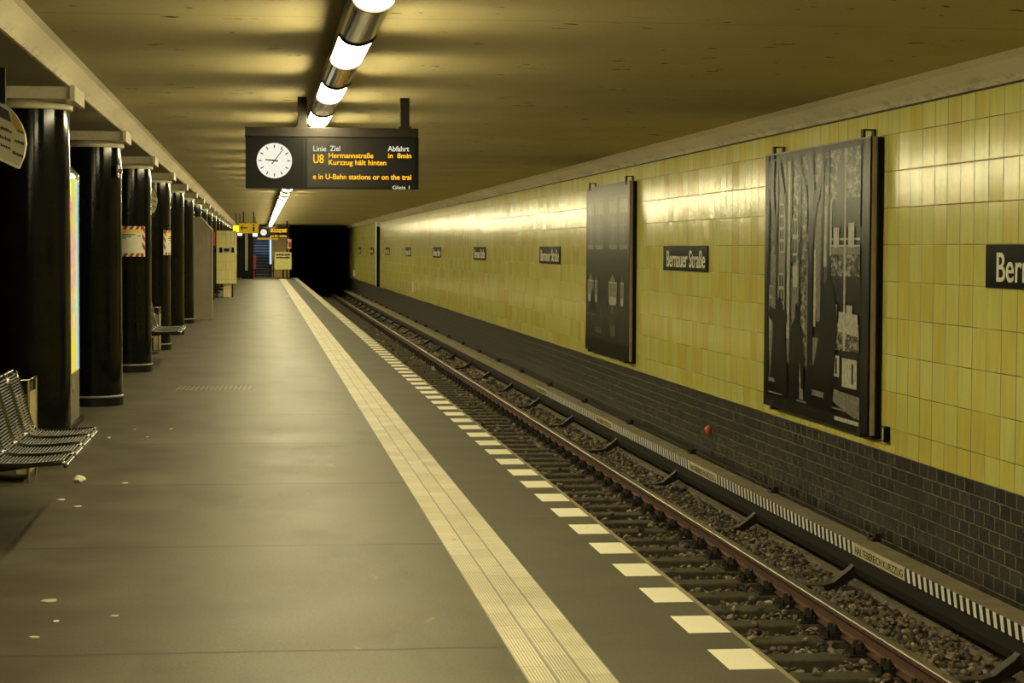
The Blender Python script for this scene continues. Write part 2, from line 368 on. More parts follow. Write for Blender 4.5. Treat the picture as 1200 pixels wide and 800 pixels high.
def new(): return bmesh.new()
FRONT = Matrix(((1,0,0),(0,0,-1),(0,1,0)))      # text read from the -y side
WALLR = Matrix(((0,0,-1),(-1,0,0),(0,1,0)))     # text on the right wall, facing -x
def text(name, body, height, loc, mat, parent, rot=FRONT, width=None, ext=.0015, align='LEFT', bold=0.0, spin=0):
    cu = bpy.data.curves.new(name, 'FONT'); cu.body = body; cu.size = height/.73; cu.extrude = ext; cu.align_x = align; cu.offset = bold
    t = bpy.data.objects.new('tmp', cu); sc.collection.objects.link(t); bpy.context.view_layer.update()
    me = bpy.data.meshes.new_from_object(t.evaluated_get(bpy.context.evaluated_depsgraph_get()))
    bpy.data.objects.remove(t)
    xs = [v.co.x for v in me.vertices]
    k = (width/(max(xs)-min(xs))) if width else 1
    me.transform(Matrix.Diagonal((k, 1, 1, 1)))
    me.transform((rot @ Matrix.Rotation(spin, 3, 'Z')).to_4x4())
    me.materials.clear(); me.materials.append(M[mat])
    o = bpy.data.objects.new(name, me); sc.collection.objects.link(o); o.parent = parent; o.location = Vector(loc)-wloc(parent)
    return o
ORD = ['first','second','third','fourth','fifth','sixth','seventh','eighth','ninth','tenth','eleventh','twelfth']

# ------------------------------------------------------------------ the station shell
Y0, Y1, YW = -6.0, 117.5, 121.5
XW = 5.15; ZC = 2.96
bm = new(); box(bm, -6.2, 1.012, Y0, Y1, -.35, 0); struct('floor', bm, 'asphalt')
bm = new(); box(bm, 1.012, 1.3585, Y0, Y1, -.35, .002); struct('tactile_paving', bm, 'tactile')
bm = new(); box(bm, 1.3585, 2.045, Y0, Y1, -.35, 0); struct('platform_edge', bm, 'edge')
bm = new(); box(bm, 1.95, 2.0, Y0, Y1, -1.6, -.35); struct('platform_wall', bm, 'concrete_dark')
bm = new(); box(bm, 2.0, 5.6, Y0, 160, -1.7, -1.235); struct('track_bed', bm, 'trackbed')
bm = new(); box(bm, XW, 5.6, Y0, YW, -.012, 2.81); struct('wall_right', bm, 'yellow_tile')
bm = new(); box(bm, XW-.012, 5.6, Y0, YW, -1.235, -.012); struct('wall_right_dado', bm, 'dado_tile')
bm = new(); box(bm, -1.25, 4.86, Y0, YW, ZC, 3.3); struct('ceiling', bm, 'ceiling')
bm = new(); extr(bm, [(5.6, 3.3), (5.6, 2.81), (5.135, 2.81), (5.10, 2.845), (5.03, 2.885), (4.95, 2.93), (4.86, ZC), (4.86, 3.3)], Y0, YW, smooth=False); struct('trim_1', bm, 'cove')
bm = new(); box(bm, 5.128, 5.15, Y0, YW, 2.800, 2.812); struct('cove_shadow_strip', bm, 'dark_metal')  # dark strip standing in for the shadow line where wall meets cove
bm = new(); extr(bm, [(-1.42, 2.84), (-1.40, 2.84), (-1.375, 2.868), (-1.33, 2.91), (-1.29, 2.945), (-1.25, ZC), (-1.25, 3.3), (-1.42, 3.3)], Y0, YW); struct('trim_2', bm, 'cove')
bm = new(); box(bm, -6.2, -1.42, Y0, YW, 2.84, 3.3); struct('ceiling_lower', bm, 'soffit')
bm = new(); box(bm, -6.4, -6.2, Y0, YW, -.35, 3.3); struct('wall_left', bm, 'dark_wall')
bm = new(); box(bm, -6.4, 5.6, Y0-.2, Y0, -1.6, 3.3); struct('wall_back', bm, 'dark_wall')
# tunnel mouth beyond the platform
bm = new()
box(bm, 5.15, 5.6, YW, 162, -1.7, 3.3); box(bm, 1.4, 1.62, Y1+.2, 162, -1.7, 3.3); box(bm, 1.62, 5.15, YW, 162, 2.75, 3.3); box(bm, 1.4, 5.6, 162, 162.3, -1.7, 3.3)
struct('tunnel_lining', bm, 'tunnel')
# end wall with the stair opening
bm = new()
box(bm, -6.2, -.33, Y1, Y1+.3, -.3, 2.96); box(bm, .62, .66, Y1, Y1+.3, -.3, 2.96); box(bm, -.33, .66, Y1, Y1+.3, 2.25, 2.96)
struct('wall_front', bm, 'dark_wall')
bm = new(); box(bm, .66, 1.62, Y1-.25, Y1+.3, 0, 2.96); struct('wall_front_pier', bm, 'beige_cover')
bm = new(); box(bm, -.9, 1.4, Y1, 132, -.3, 0); struct('stair_lobby_floor', bm, 'white_paint')
bm = new(); box(bm, -.95, -.9, Y1+.3, 132, 0, 5.2); box(bm, 1.35, 1.4, Y1+.3, 132, 0, 5.2); box(bm, -.95, 1.4, 127.5, 127.7, 2.1, 5.2); box(bm, -.95, 1.4, Y1+.3, 132, 5.2, 5.4)
struct('wall_stairwell', bm, 'white_paint')

# ------------------------------------------------------------------ luminaires
def trough(a, b): return [(.515+a*math.cos(PI+PI*i/20), 2.788+b*math.sin(PI+PI*i/20)) for i in range(21)]
def lamp(y, label):
    t = thing('ceiling_light', (.515, y, ZC), label, 'ceiling light', 'tubular ceiling lights in a row over the platform')
    bm = new()
    extr(bm, [(.422, 2.789), (.608, 2.789), (.608, 2.80), (.590, 2.83), (.580, ZC), (.450, ZC), (.440, 2.83), (.422, 2.80)], y, y+3.075)
    obj('channel', bm, 'housing', t)
    bm = new(); extr(bm, trough(.092, .056), y+.02, y+1.45, smooth=True); obj('diffuser', bm, 'tube', t)
    bm = new(); extr(bm, trough(.093, .057), y+1.45, y+3.075, smooth=True)
    sh = obj('polished_shell', bm, 'chrome', t)
    for q in (y+1.45, y+3.03): bm = new(); extr(bm, trough(.100, .066), q, q+.035, smooth=True); obj('clamp_ring', bm, 'dark_metal', t)
    return t
l0 = lamp(8.10, 'first lit tube light in the ceiling row, at the top edge of the photo')
LN = ['second lit tube light from the camera, below the top edge of the photo', 'third lit tube light from the camera, between the sign hangers and the top edge',
      'fourth lit tube light from the camera, just above the departure board']
for k in range(-4, 35):
    if k == 0: continue
    lb = LN[k-1] if 1 <= k <= 3 else ('lit tube light in the distant run of the ceiling row beyond the departure board' if k > 3 else 'lit tube light overhead at the near end of the platform')
    o = dup(l0, (.515, 8.10+3.08*k, ZC), lb)

# ------------------------------------------------------------------ columns
CY0, CP = 16.22, 5.97
def column(k):
    y = CY0+CP*k; x = -1.75; r = .31
    t = thing('station_column', (x, y, 0), 'glossy black round column, x', 'column', 'black columns along the platform')
    bm = new(); lathe(bm, [(r, .11), (r, 2.685)], x, y, 56); obj('shaft', bm, 'column', t)
    bm = new(); lathe(bm, [(r+.012, 0), (r+.012, .088)], x, y, 48); obj('base', bm, 'column_base', t)
    bm = new(); lathe(bm, [(r+.012, .088), (r+.016, .094), (r+.016, .104), (r, .11)], x, y, 48); obj('base_ring', bm, 'base_joint', t)
    bm = new(); lathe(bm, [(r+.02, 2.685), (r+.025, 2.69), (r+.025, 2.725), (r-.06, 2.73), (r-.06, 2.75)], x, y, 48)
    obj('capital', bm, 'capital', t)
    bm = new(); box(bm, -2.4, -1.40, y-.42, y+.42, 2.75, 2.84)
    box(bm, -1.40, -1.365, y-.44, y+.44, 2.735, 2.85); obj('capital_slab', bm, 'capital', t)
    return t
c0 = column(0); 
CL = ['glossy black column behind the wire bench and litter bin, nearest to the camera', 'glossy black column just beyond the backlit advert, second from the camera',
      'glossy black column with the full red and white bordered notice, third from the camera', 'glossy black column with a narrow strip of notice on its edge, fourth from the camera',
      'glossy black column, fifth from the camera', 'glossy black column, sixth from the camera, just in front of the steel cabinet']
c0['label'] = CL[0]
for k in range(1, 17):
    dup(c0, (-1.75, CY0+CP*k, 0), CL[k] if k < len(CL) else 'glossy black column in the far row behind the steel cabinet')

# small sensor on second column
bm = new(); tube(bm, [(-1.47, 22.0, 2.44), (-1.42, 22.0, 2.44)], .028, 14); box(bm, -1.475, -1.455, 21.96, 22.04, 2.38, 2.50)
tag(obj('column_sensor', bm, 'steel', origin=(-1.47, 22.0, 2.44)), 'small shiny metal fitting near the top of the second black column', 'fitting')

# notices wrapped round columns 3 and 4
def notice(k, a0, a1, label):
    cy_ = CY0+CP*k; x = -1.75; r = .3135; z0, z1 = 1.53, 1.93
    t = thing('column_notice', (x+r*math.sin((a0+a1)/2), cy_-r*math.cos((a0+a1)/2), z0), label, 'notice', 'red and white bordered notices on the columns')
    def P(a, z, rr=r): return (x+rr*math.sin(a), cy_-rr*math.cos(a), z)
    def patch(bm, b0, b1, w0, w1, rr=r, mi=0, skew=0.0):
        n = max(2, int((b1-b0)/.08)+1)
        for i in range(n):
            q0 = b0+(b1-b0)*i/n; q1 = b0+(b1-b0)*(i+1)/n
            f = poly(bm, [P(q0, w0, rr), P(q1, w0, rr), P(q1+skew, w1, rr), P(q0+skew, w1, rr)], mi); f.smooth = True
    bm = new(); patch(bm, a0, a1, z0, z1)
    n = 16
    outer = [P(a0+(a1-a0)*i/n, z0, .3105) for i in range(n+1)]
    obj('paper', bm, 'notice_cream', t)
    bm = new(); e = .0015; bw = .045; step = .26
    a = a0+.05
    while a < a1-.14:
        for (w0, w1) in ((z0, z0+bw), (z1-bw, z1)):
            bb = a+.02
            patch(bm, bb, bb+.15, w0, w1, r+e, 0, .09 if a+.26 < a1 else 0)
        a += step
    zz = z0+.07
    while zz < z1-.08:
        for q in (a0+.01, a1-bw/r-.01):
            f = poly(bm, [P(q, zz+.06, r+e), P(q+bw/r, zz, r+e), P(q+bw/r, zz+.065, r+e), P(q, zz+.125, r+e)], 0)
        zz += .115
    obj('striped_border', bm, 'stripe_red', t)
    bm = new(); patch(bm, a0+bw/r, a1-bw/r, z1-bw-.045, z1-bw, r+e); obj('yellow_header', bm, 'yellow_paint', t)
    bm = new()
    for i, (u0, u1, zc) in enumerate([(.2, .75, .29), (.15, .62, .265), (.2, .45, .24), (.2, .32, .18), (.8, .93, .275)]):
        aa = a0+bw/r; ww = a1-a0-2*bw/r
        patch(bm, aa+ww*u0, aa+ww*u1, z0+zc-.005, z0+zc+.005, r+e)
    obj('lettering', bm, 'sign_black', t)
notice(2, -.75, .86, 'notice with red and white striped border and yellow header on the third column')
notice(3, .72, 2.3, 'red and white bordered notice wrapping the right edge of the fourth column')

# ------------------------------------------------------------------ backlit advert between columns 1 and 2
t = thing('advert_display', (-1.83, 19.38, 0), 'free-standing backlit poster case with colourful lit face between the first two columns', 'advertising display')
bm = new(); box(bm, -1.98, -1.705, 18.7, 20.06, .04, .50, bev=.01); obj('lower_body', bm, 'steel_dull', t)
bm = new(); box(bm, -2.0, -1.675, 18.62, 20.2, 0, .05); obj('plinth', bm, 'dark_metal', t)
bm = new(); box(bm, -1.98, -1.72, 18.7, 20.06, .50, 2.33); 
box(bm, -1.72, -1.70, 18.7, 18.75, .5, 2.33); box(bm, -1.72, -1.70, 20.02, 20.06, .5, 2.33); obj('case', bm, 'steel', t)
bm = new(); box(bm, -1.722, -1.708, 18.75, 20.02, .50, 2.28); obj('lit_poster', bm, 'advert', t, origin=(0, 0, 0))
bm = new(); prof = [(-1.98+.285*i/10, 2.33+.10*math.sin(PI*i/10)) for i in range(11)]; extr(bm, prof, 18.68, 20.08); obj('rounded_top', bm, 'steel', t)
bm = new(); tube(bm, [(-1.71, 19.35, .36), (-1.695, 19.35, .36)], .04, 16); obj('lock', bm, 'steel', t)
# litter bin
def litter_bin():
    t = thing('litter_bin', (-1.78, 15.1, 0), 'open-topped litter bin with beige panel and black basket in front of the first column', 'litter bin', 'litter bins by the columns')
    x0, x1, y0, y1 = -2.0, -1.615, 14.85, 15.35
    bm = new()
    box(bm, x0, x1-.085, y0, y0+.015, .12, .60); box(bm, x0, x0+.015, y0, y1, .12, .60); box(bm, x0, x1, y1-.015, y1, .12, .60); box(bm, x0, x1, y0, y1, .10, .12)
    obj('basket', bm, 'dark_metal', t)
    bm = new(); box(bm, x1-.085, x1, y0, y0+.018, .06, .62); box(bm, x1-.018, x1, y0, y1, .06, .62); obj('side_panel', bm, 'bin_beige', t)
    bm = new()
    for (a, b) in ((x0, y0), (x1, y0), (x1, y1), (x0, y1)): tube(bm, [(a, b, 0), (a, b, .72)], .011, 8)
    obj('post', bm, 'steel', t)
    bm = new()
    tube(bm, [(x0, y0, .715), (x1, y0, .715), (x1, y1, .715), (x0, y1, .715), (x0, y0, .715)], .013, 8, False)
    for i in range(6):
        z = .64+.012*i
    box(bm, x0+.01, x1-.01, y0+.005, y0+.02, .60, .69); box(bm, x0+.01, x1-.01, y1-.02, y1-.005, .60, .69); box(bm, x0+.005, x0+.02, y0, y1, .60, .69); box(bm, x1-.03, x1-.012, y0, y1, .60, .69)
    obj('rim', bm, 'bench_frame', t)
    return t
b0 = litter_bin(); dup(b0, (-1.73, 33.0, 0), 'open-topped litter bin with light posts beside the fourth column and distant bench')

# ------------------------------------------------------------------ wire benches
def seat_profile():
    pts = []
    # from the top of the back down, round the bend and out to the front lip
    raw = [(-1.575, .835), (-1.585, .855), (-1.567, .852), (-1.545, .80), (-1.505, .66), (-1.475, .55), (-1.458, .502), (-1.43, .478), (-1.38, .468), (-1.25, .468), (-1.13, .478), (-1.075, .484), (-1.055, .476), (-1.052, .462)]
    for (a, b) in zip(raw, raw[1:]):
        n = max(1, round(math.dist(a, b)/.019))
        for i in range(n): pts.append((a[0]+(b[0]-a[0])*i/n, a[1]+(b[1]-a[1])*i/n))
    pts.append(raw[-1]); return raw, pts
def bench():
    t = thing('platform_bench', (-1.5, 12.6, 0), 'black wire mesh bench of four joined seats in the left foreground', 'bench', 'wire benches along the columns')
    raw, fine = seat_profile()
    for i, yc in enumerate((11.72, 12.28, 12.84, 13.40)):
        ya, yb = yc-.245, yc+.245
        bm = new()
        tube(bm, [(x, ya, z) for x, z in raw], .011, 8); tube(bm, [(x, yb, z) for x, z in raw], .011, 8)
        tube(bm, [(raw[1][0], ya, raw[1][1]), (raw[1][0], yb, raw[1][1])], .011, 8); tube(bm, [(raw[-1][0], ya, raw[-1][1]), (raw[-1][0], yb, raw[-1][1])], .011, 8)
        s = obj('seat_frame', bm, 'bench_frame', t)
        bm = new()
        for x, z in fine[3:]: tube(bm, [(x, ya, z), (x, yb, z)], .0046, 5, False)
        for q in (ya+.16, yb-.16): tube(bm, [(x-.003, q, z-.008) for x, z in raw], .005, 6)
        obj('wire_seat', bm, 'bench_wire', s)
        bm = new(); prism(bm, [(-1.50, yc-.02, .40), (-1.16, yc-.02, .445), (-1.16, yc-.02, .46), (-1.50, yc-.02, .455)], (0, .04, 0)); obj('seat_bracket', bm, 'bench_wire', t)
    bm = new(); box(bm, -1.60, -1.50, 11.4, 13.75, .34, .40, bev=.006); obj('beam', bm, 'bench_wire', t)
    for q in (11.5, 12.72):
        bm = new(); box(bm, -1.66, -1.58, q-.035, q+.035, 0, .34, bev=.005); box(bm, -1.70, -1.57, q-.06, q+.06, 0, .012); obj('leg', bm, 'bench_wire', t)
    return t
be = bench(); dup(be, (-1.56, 12.6+17.85, 0), 'black wire bench in the distance between the third and fifth columns')

# ------------------------------------------------------------------ round tilted signs hanging by the columns
def round_sign():
    y = 14.2; k = y/F_PX
    t = thing('hanging_round_sign', (-1.77, y, 2.84), 'cream rounded sign with dark print hanging at the left edge of the photo', 'sign', 'rounded hanging signs')
    def W(px, py):
        d = Matrix((cx, cy, cz)) @ Vector((px-600, 400-py, -F_PX)); return (d.x*y/d.y, H+d.z*y/d.y)
    out = [(5,122),(11,126),(18,134),(25,145),(29,156),(30.5,168),(28,183),(22,197),(0,187),(-26,174),(-40,166),(-43,150),(-38,136),(-28,125),(-14,119),(-4,119)]
    bm = new(); prism(bm, [(W(a, b)[0], y, W(a, b)[1]) for a, b in out], (0, .07, 0)); obj('sign_panel', bm, 'cream_sign', t)
    def quad(nm, pts, m, e=.002):
        bm = new(); prism(bm, [(W(a, b)[0], y-e, W(a, b)[1]) for a, b in pts], (0, .0015, 0)); return obj(nm, bm, m, t)
    quad('purple_print', [(-20,119.5),(-2,123),(10,130),(13.5,143.5),(0,137),(-20,128)], 'sign_purple')
    quad('ochre_print', [(13,129.5),(19,137),(26,150),(28,158),(21,155),(15,146)], 'sign_orange')
    quad('lower_rim', [(-38,168),(0,188),(22,198),(21.5,194.5),(0,184.5),(-38,164)], 'white_paint', .004)
    sp = -.42
    # unreadable print: short dark strokes running along the slanted lines
    rnd = random.Random(3); bm = new(); sl = .45
    for (a0, b0, n_, hpx, st) in [(1, 151, 7, 4.5, 1.9), (0, 161, 7, 4.0, 1.9), (1, 170.5, 6, 3.0, 2.0), (21, 154, 4, 3.0, 1.8), (17.5, 166, 6, 4.0, 1.8), (15, 180, 7, 4.0, 1.8), (-30, 140, 12, 4.5, 2.0), (-30, 150, 12, 4.0, 2.0)]:
        for i_ in range(n_):
            xa = a0+st*i_; ya = b0+sl*st*i_; hh_ = hpx*rnd.uniform(.6, 1.0); ww_ = st*.62
            prism(bm, [(W(q, v)[0], y-.0025, W(q, v)[1]) for q, v in ((xa, ya), (xa+ww_, ya+sl*ww_), (xa+ww_, ya+sl*ww_-hh_), (xa, ya-hh_))], (0, .0015, 0))
    obj('small_print', bm, 'sign_black', t)
    bm = new(); p = W(2, 122)
    box(bm, p[0]-.05, p[0]+.022, y+.01, y+.06, p[1]-.02, 2.84); obj('hanger', bm, 'dark_metal', t)
    return t
rs = round_sign(); dup(rs, (-1.77+.01, 14.2+17.6, 2.84), 'cream rounded sign peeking out behind the third column')

# ------------------------------------------------------------------ departure board with clock
def board(y, x0, x1, z0, z1, label, near):
    wd = x1-x0; hh = z1-z0
    t = thing('departure_board', ((x0+x1)/2, y+.1, z1), label, 'departure board', 'departure boards with clocks')
    bm = new(); box(bm, x0, x1-.005, y+.0, y+.26, z1-hh*.155, z1, bev=.004); obj('top_rail', bm, 'dark_metal', t)
    bm = new(); box(bm, x0+.005, x1, y+.01, y+.25, z0, z1-hh*.155, bev=.004); obj('housing', bm, 'black_paint', t)
    xs = x0+wd*.335
    bm = new(); box(bm, xs, xs+.006, y+.004, y+.012, z0, z1-hh*.155); obj('divider', bm, 'dark_metal', t)
    # clock
    cx_, cz_ = x0+wd*.168, z0+hh*.452; R = hh*.288
    bm = new(); tube(bm, [(cx_, y+.012, cz_), (cx_, y+.002, cz_)], R, 48); cf = obj('clock_face', bm, 'clock_face', t)
    bm = new()
    for i in range(12):
        a = i*PI/6; r0, r1_ = R*.72, R*.90; w_ = R*.03
        d = Vector((math.sin(a), 0, math.cos(a))); n = Vector((math.cos(a), 0, -math.sin(a))); c = Vector((cx_, y, cz_))
        prism(bm, [c+d*r0-n*w_, c+d*r0+n*w_, c+d*r1_+n*w_, c+d*r1_-n*w_], (0, .002, 0))
    obj('hour_mark', bm, 'black_paint', cf)
    for nm, a, L, tl, w_ in (('hour_hand', math.radians(276), R*.52, R*.2, R*.042), ('minute_hand', math.radians(38), R*.82, R*.24, R*.026)):
        bm = new(); d = Vector((math.sin(a), 0, math.cos(a))); n = Vector((math.cos(a), 0, -math.sin(a))); c = Vector((cx_, y-.002, cz_))
        prism(bm, [c-d*tl-n*w_, c-d*tl+n*w_, c+d*L+n*w_*.8, c+d*L-n*w_*.8], (0, .003, 0)); obj(nm, bm, 'black_paint', cf)
    if near:
        bm = new(); box(bm, xs+.03, x1-.03, y+.006, y+.012, z0+.01, z1-hh*.17); sg = obj('display_glass', bm, plain('dark_display_glass', (.009, .008, .007), .25, spec=.2, var=.1), t)
        def TX(px, py): return (x0+(px-287)/203.5*wd, z1-(py-(148+(px-287)*.02))/73.0*hh*1.012)
        def put(nm, s, px, py, hpx, wpx, m, bold=0.0):
            p = TX(px, py); k = 18.1/F_PX
            text(nm, s, hpx*k, (p[0], y, p[1]), m, t, FRONT, width=wpx*k, bold=bold)
        put('lettering', 'Linie', 366, 177.5, 6.3, 15, 'led_white', .0008); put('lettering', 'Ziel', 386, 177.5, 6.3, 12, 'led_white', .0008); put('lettering', 'Abfahrt', 454, 178.5, 6.3, 25, 'led_white', .0008)
        put('dot_matrix_text', 'U8', 366, 191.5, 10.5, 12, 'led_orange', .0011)
        put('dot_matrix_text', 'Hermannstraße', 384, 185.5, 6.0, 52, 'led_orange', .0008)
        put('dot_matrix_text', 'Kurzzug hält hinten', 384, 193.8, 6.2, 67, 'led_orange', .0008)
        put('dot_matrix_text', 'in  8min', 454, 186.5, 5.8, 27, 'led_orange', .0008)
        put('dot_matrix_text', 'e in U-Bahn stations or on the trai', 366, 210.5, 6.4, 114.5, 'led_orange', .0008)
        put('lettering', 'Gleis 1', 459, 223.6, 4.2, 20, 'led_white')
    else:
        for zz, tx, hh2 in ((.60, 'Kurzzug hält', .13), (.60, '', .1), (.2, 'on the trains', .12)):
            if tx: text('dot_matrix_text', tx, hh*hh2, (xs+.08, y, z0+hh*(zz-.12)), 'led_orange', t, FRONT, width=wd*.52, bold=.004)
        text('dot_matrix_text', 'U8 Hermannstraße', hh*.13, (xs+.08, y, z0+hh*.66), 'led_orange', t, FRONT, width=wd*.55, bold=.004)
    for f_ in (.33, .925):
        xx = x0+wd*f_; ww = .042
        bm = new(); box(bm, xx-ww, xx+ww*.9, y+.10, y+.16, z1, ZC, bev=.003); box(bm, xx-ww*1.3, xx+ww*1.2, y+.07, y+.19, z1, z1+.02); obj('hanger', bm, 'dark_metal', t)
    return t
board(18.1, -.13, 1.368, 2.165, 2.69, 'black hanging departure board with round white clock and orange text, nearest to camera', True)
board(101, -.09, 1.40, 2.165, 2.69, 'small distant departure board with clock near the far end of the platform', False)

# ------------------------------------------------------------------ station name signs and framed prints on the wall
def name_sign(y, label):
    t = thing('station_name_sign', (XW, y-1.33, 1.39), label, 'station sign', 'black station name signs on the tiled wall')
    bm = new(); box(bm, XW-.018, XW, y-2.66, y, 1.388, 1.695, bev=.004); obj('plate', bm, 'sign_black', t)
    text('lettering', 'Bernauer Straße', .213, (XW-.02, y-.21, 1.437), 'sign_white', t, WALLR, width=2.30, bold=.0022)
    return t
ns = name_sign(14.34, 'large station name sign cut off by the right edge of the photo')
NL = ['station name sign on the wall between the two framed photo panels', 'station name sign just beyond the farther framed photo panel', 'fourth station name sign from the right, on the distant wall',
      'fifth station name sign from the right, on the distant wall', 'sixth station name sign from the right, on the distant wall', 'seventh station name sign from the right, just before the wall post',
      'eighth station name sign, first beyond the wall post', 'farthest station name sign near the tunnel mouth']
for k in range(1, 9): dup(ns, (XW, 14.34+11.97*k-1.33, 1.39), NL[k-1])

def print_panel(yL, yR, label, shapes):
    z0, z1 = .10, 2.60; xf = XW-.10
    t = thing('photo_panel', (XW, (yL+yR)/2, z0), label, 'picture', 'large framed photo panels on the tiled wall')
    bm = new(); box(bm, xf+.003, xf+.05, yR, yL, z0, z1, bev=.003); obj('backing', bm, 'bare_wood', t)
    bm = new(); box(bm, xf+.05, XW-.006, yR-.03, yL-.05, z0-.02, z1-.01); obj('shadow_frame', bm, 'black_paint', t)
    def W(u, v, e=0): return (xf-e, yL+(yR-yL)*u, z0+(z1-z0)*v)
    bm = new(); mats = ['print_dark', 'print_black', 'print_mid', 'print_grey', 'print_light', 'print_dim', 'print_speckle']
    box(bm, xf, xf+.004, yR, yL, z0, z1)
    for i, (m, pts) in enumerate(shapes):
        e = .00012*(i+1)
        poly(bm, [W(u, v, e) for u, v in pts], mats.index(m))
    obj('photo_print', bm, mats, t)
    for u in (.085, .93):
        yy = yL+(yR-yL)*u
        bm = new(); box(bm, xf-.012, xf+.0, yy-.035, yy+.035, z1-.05, z1+.015); box(bm, xf-.012, xf+.01, yy-.035, yy+.035, z1, z1+.07); box(bm, xf-.012, XW-.004, yy-.035, yy+.035, z1+.058, z1+.07); box(bm, XW-.02, XW-.004, yy-.035, yy+.035, z1+.0, z1+.07); obj('hook', bm, 'iron', t)
        bm = new(); box(bm, xf-.014, XW-.004, yy-.04, yy+.04, z0-.03, z0+.05); obj('clip', bm, 'iron', t)
    return t
def rc(m, u0, u1, v0, v1): return (m, [(u0, v0), (u1, v0), (u1, v1), (u0, v1)])
S = []
# first panel: lit facades behind tree trunks, people in silhouette in front
def rows(u0, u1, v0, v1, n):            # a window with glazing bars
    out = [rc('print_light', u0, u1, v0, v1)]
    for i in range(n):
        a0 = v0+(v1-v0)*(i+.12)/n; a1 = v0+(v1-v0)*(i+.88)/n
        out += [rc('print_dim', u0+.008, (u0+u1)/2-.004, a0, a1), rc('print_dim', (u0+u1)/2+.004, u1-.008, a0, a1)]
    return out
S += [rc('print_mid', .03, .47, .18, .95), rc('print_speckle', .03, .14, .60, .95), rc('print_grey', .05, .22, .18, .60), rc('print_grey', .13, .215, .60, .84), rc('print_speckle', .23, .45, .55, .965)]
S += rows(.145, .205, .61, .80, 4)+rows(.145, .205, .30, .53, 4)+rows(.285, .345, .60, .74, 2)+rows(.285, .345, .34, .47, 2)+rows(.045, .085, .34, .48, 3)
S += [rc('print_grey', .24, .45, .19, .56), rc('print_light', .235, .27, .28, .96), rc('print_light', .39, .435, .20, .70), rc('print_speckle', .385, .44, .20, .97), rc('print_light', .05, .075, .22, .34), rc('print_light', .30, .35, .48, .56)]
S += [rc('print_grey', .51, .66, .40, .93), rc('print_speckle', .50, .66, .80, .97), rc('print_light', .51, .53, .34, .62), rc('print_grey', .535, .575, .36, .56), rc('print_light', .60, .625, .56, .78), rc('print_light', .655, .675, .60, .84), rc('print_mid', .60, .66, .40, .56)]
S += [rc('print_speckle', .66, .92, .79, .975), rc('print_dark', .68, .92, .70, .80), rc('print_dark', .72, .80, .80, .93)]
S += [rc('print_light', .69, .74, .625, .70), rc('print_light', .82, .87, .625, .715), rc('print_light', .67, .92, .655, .663), rc('print_light', .67, .92, .632, .639), rc('print_grey', .67, .92, .606, .63), rc('print_speckle', .67, .92, .53, .605)]
S += [rc('print_dark', .66, .93, .44, .53), rc('print_light', .69, .73, .375, .43), rc('print_light', .81, .86, .375, .43), rc('print_grey', .69, .92, .358, .366), rc('print_speckle', .69, .92, .27, .36), rc('print_light', .785, .80, .27, .97)]
S += [('print_light', [(.74, .235), (.915, .225), (.905, .300), (.745, .305)])]
S += [rc('print_black', .50, .95, .155, .228), rc('print_light', .70, .755, .075, .150), rc('print_light', .78, .905, .045, .145), rc('print_dim', .86, .876, .06, .13), rc('print_dim', .72, .735, .085, .14), rc('print_black', .68, .95, .018, .045)]
T = .10      # the lower third carries the lit shop window and the pavement
S = [(m, [(u, v) for u, v in p]) for m, p in S]
for i, (m, p) in enumerate(S):
    if all(u >= .66 for u, v in p) and max(v for u, v in p) < .31: S[i] = (m, [(u, v+T) for u, v in p])
S += [('print_grey', [(.70, .085), (.93, .035), (.93, .12), (.80, .125), (.71, .13)]), rc('print_grey', .51, .56, .20, .30), rc('print_grey', .34, .42, .06, .28), rc('print_light', .37, .41, .12, .22), rc('print_grey', .06, .11, .06, .30)]
for a, b in ((.12, .135), (.222, .236), (.272, .286), (.365, .382), (.578, .602), (.638, .652), (.025, .045)): S.append(rc('print_black', a, b, .0, .97))
S += [('print_black', [(.452, 0), (.508, 0), (.502, .62), (.53, .76), (.62, .93), (.60, .95), (.52, .83), (.50, .97), (.44, .97), (.46, .74)])]
S += [('print_black', [(.44, .84), (.36, .97), (.33, .97), (.45, .78)]), ('print_black', [(.23, .80), (.16, .96), (.13, .96), (.225, .74)]), ('print_black', [(.05, .97), (.05, .84), (.12, .60), (.14, .62), (.09, .86), (.10, .97)])]
S += [('print_black', [(.05, .02), (.27, .0), (.25, .20), (.225, .30), (.25, .36), (.235, .40), (.205, .385), (.195, .41), (.165, .44), (.135, .42), (.125, .385), (.06, .40), (.045, .36), (.10, .33), (.085, .22)]),
      ('print_black', [(.27, .0), (.36, .0), (.372, .13), (.385, .20), (.40, .10), (.425, .10), (.425, .22), (.405, .31), (.37, .355), (.368, .40), (.352, .42), (.335, .415), (.33, .36), (.295, .33), (.275, .22)]),
      ('print_black', [(.41, .0), (.72, .0), (.70, .10), (.715, .22), (.735, .33), (.725, .42), (.70, .49), (.665, .52), (.63, .515), (.595, .47), (.58, .40), (.565, .30), (.53, .22), (.50, .16), (.44, .12)])]
S += [rc('print_dark', .03, .95, .0, .045), rc('print_grey', .05, .12, .10, .115), rc('print_light', .72, .93, .022, .036), rc('print_grey', .70, .93, .060, .066), rc('print_grey', .51, .62, .088, .108), rc('print_grey', .05, .20, .055, .060), rc('print_grey', .36, .45, .05, .056)]
S += [rc('print_dark', .94, 1, 0, 1), rc('print_dark', 0, .03, 0, 1), rc('print_grey', .0, 1, .994, 1)]
print_panel(20.5, 16.88, 'large black and white photo panel of trees and people in silhouette, nearer of the two', S)
S2 = [rc('print_dim', .0, 1, .0, 1)]
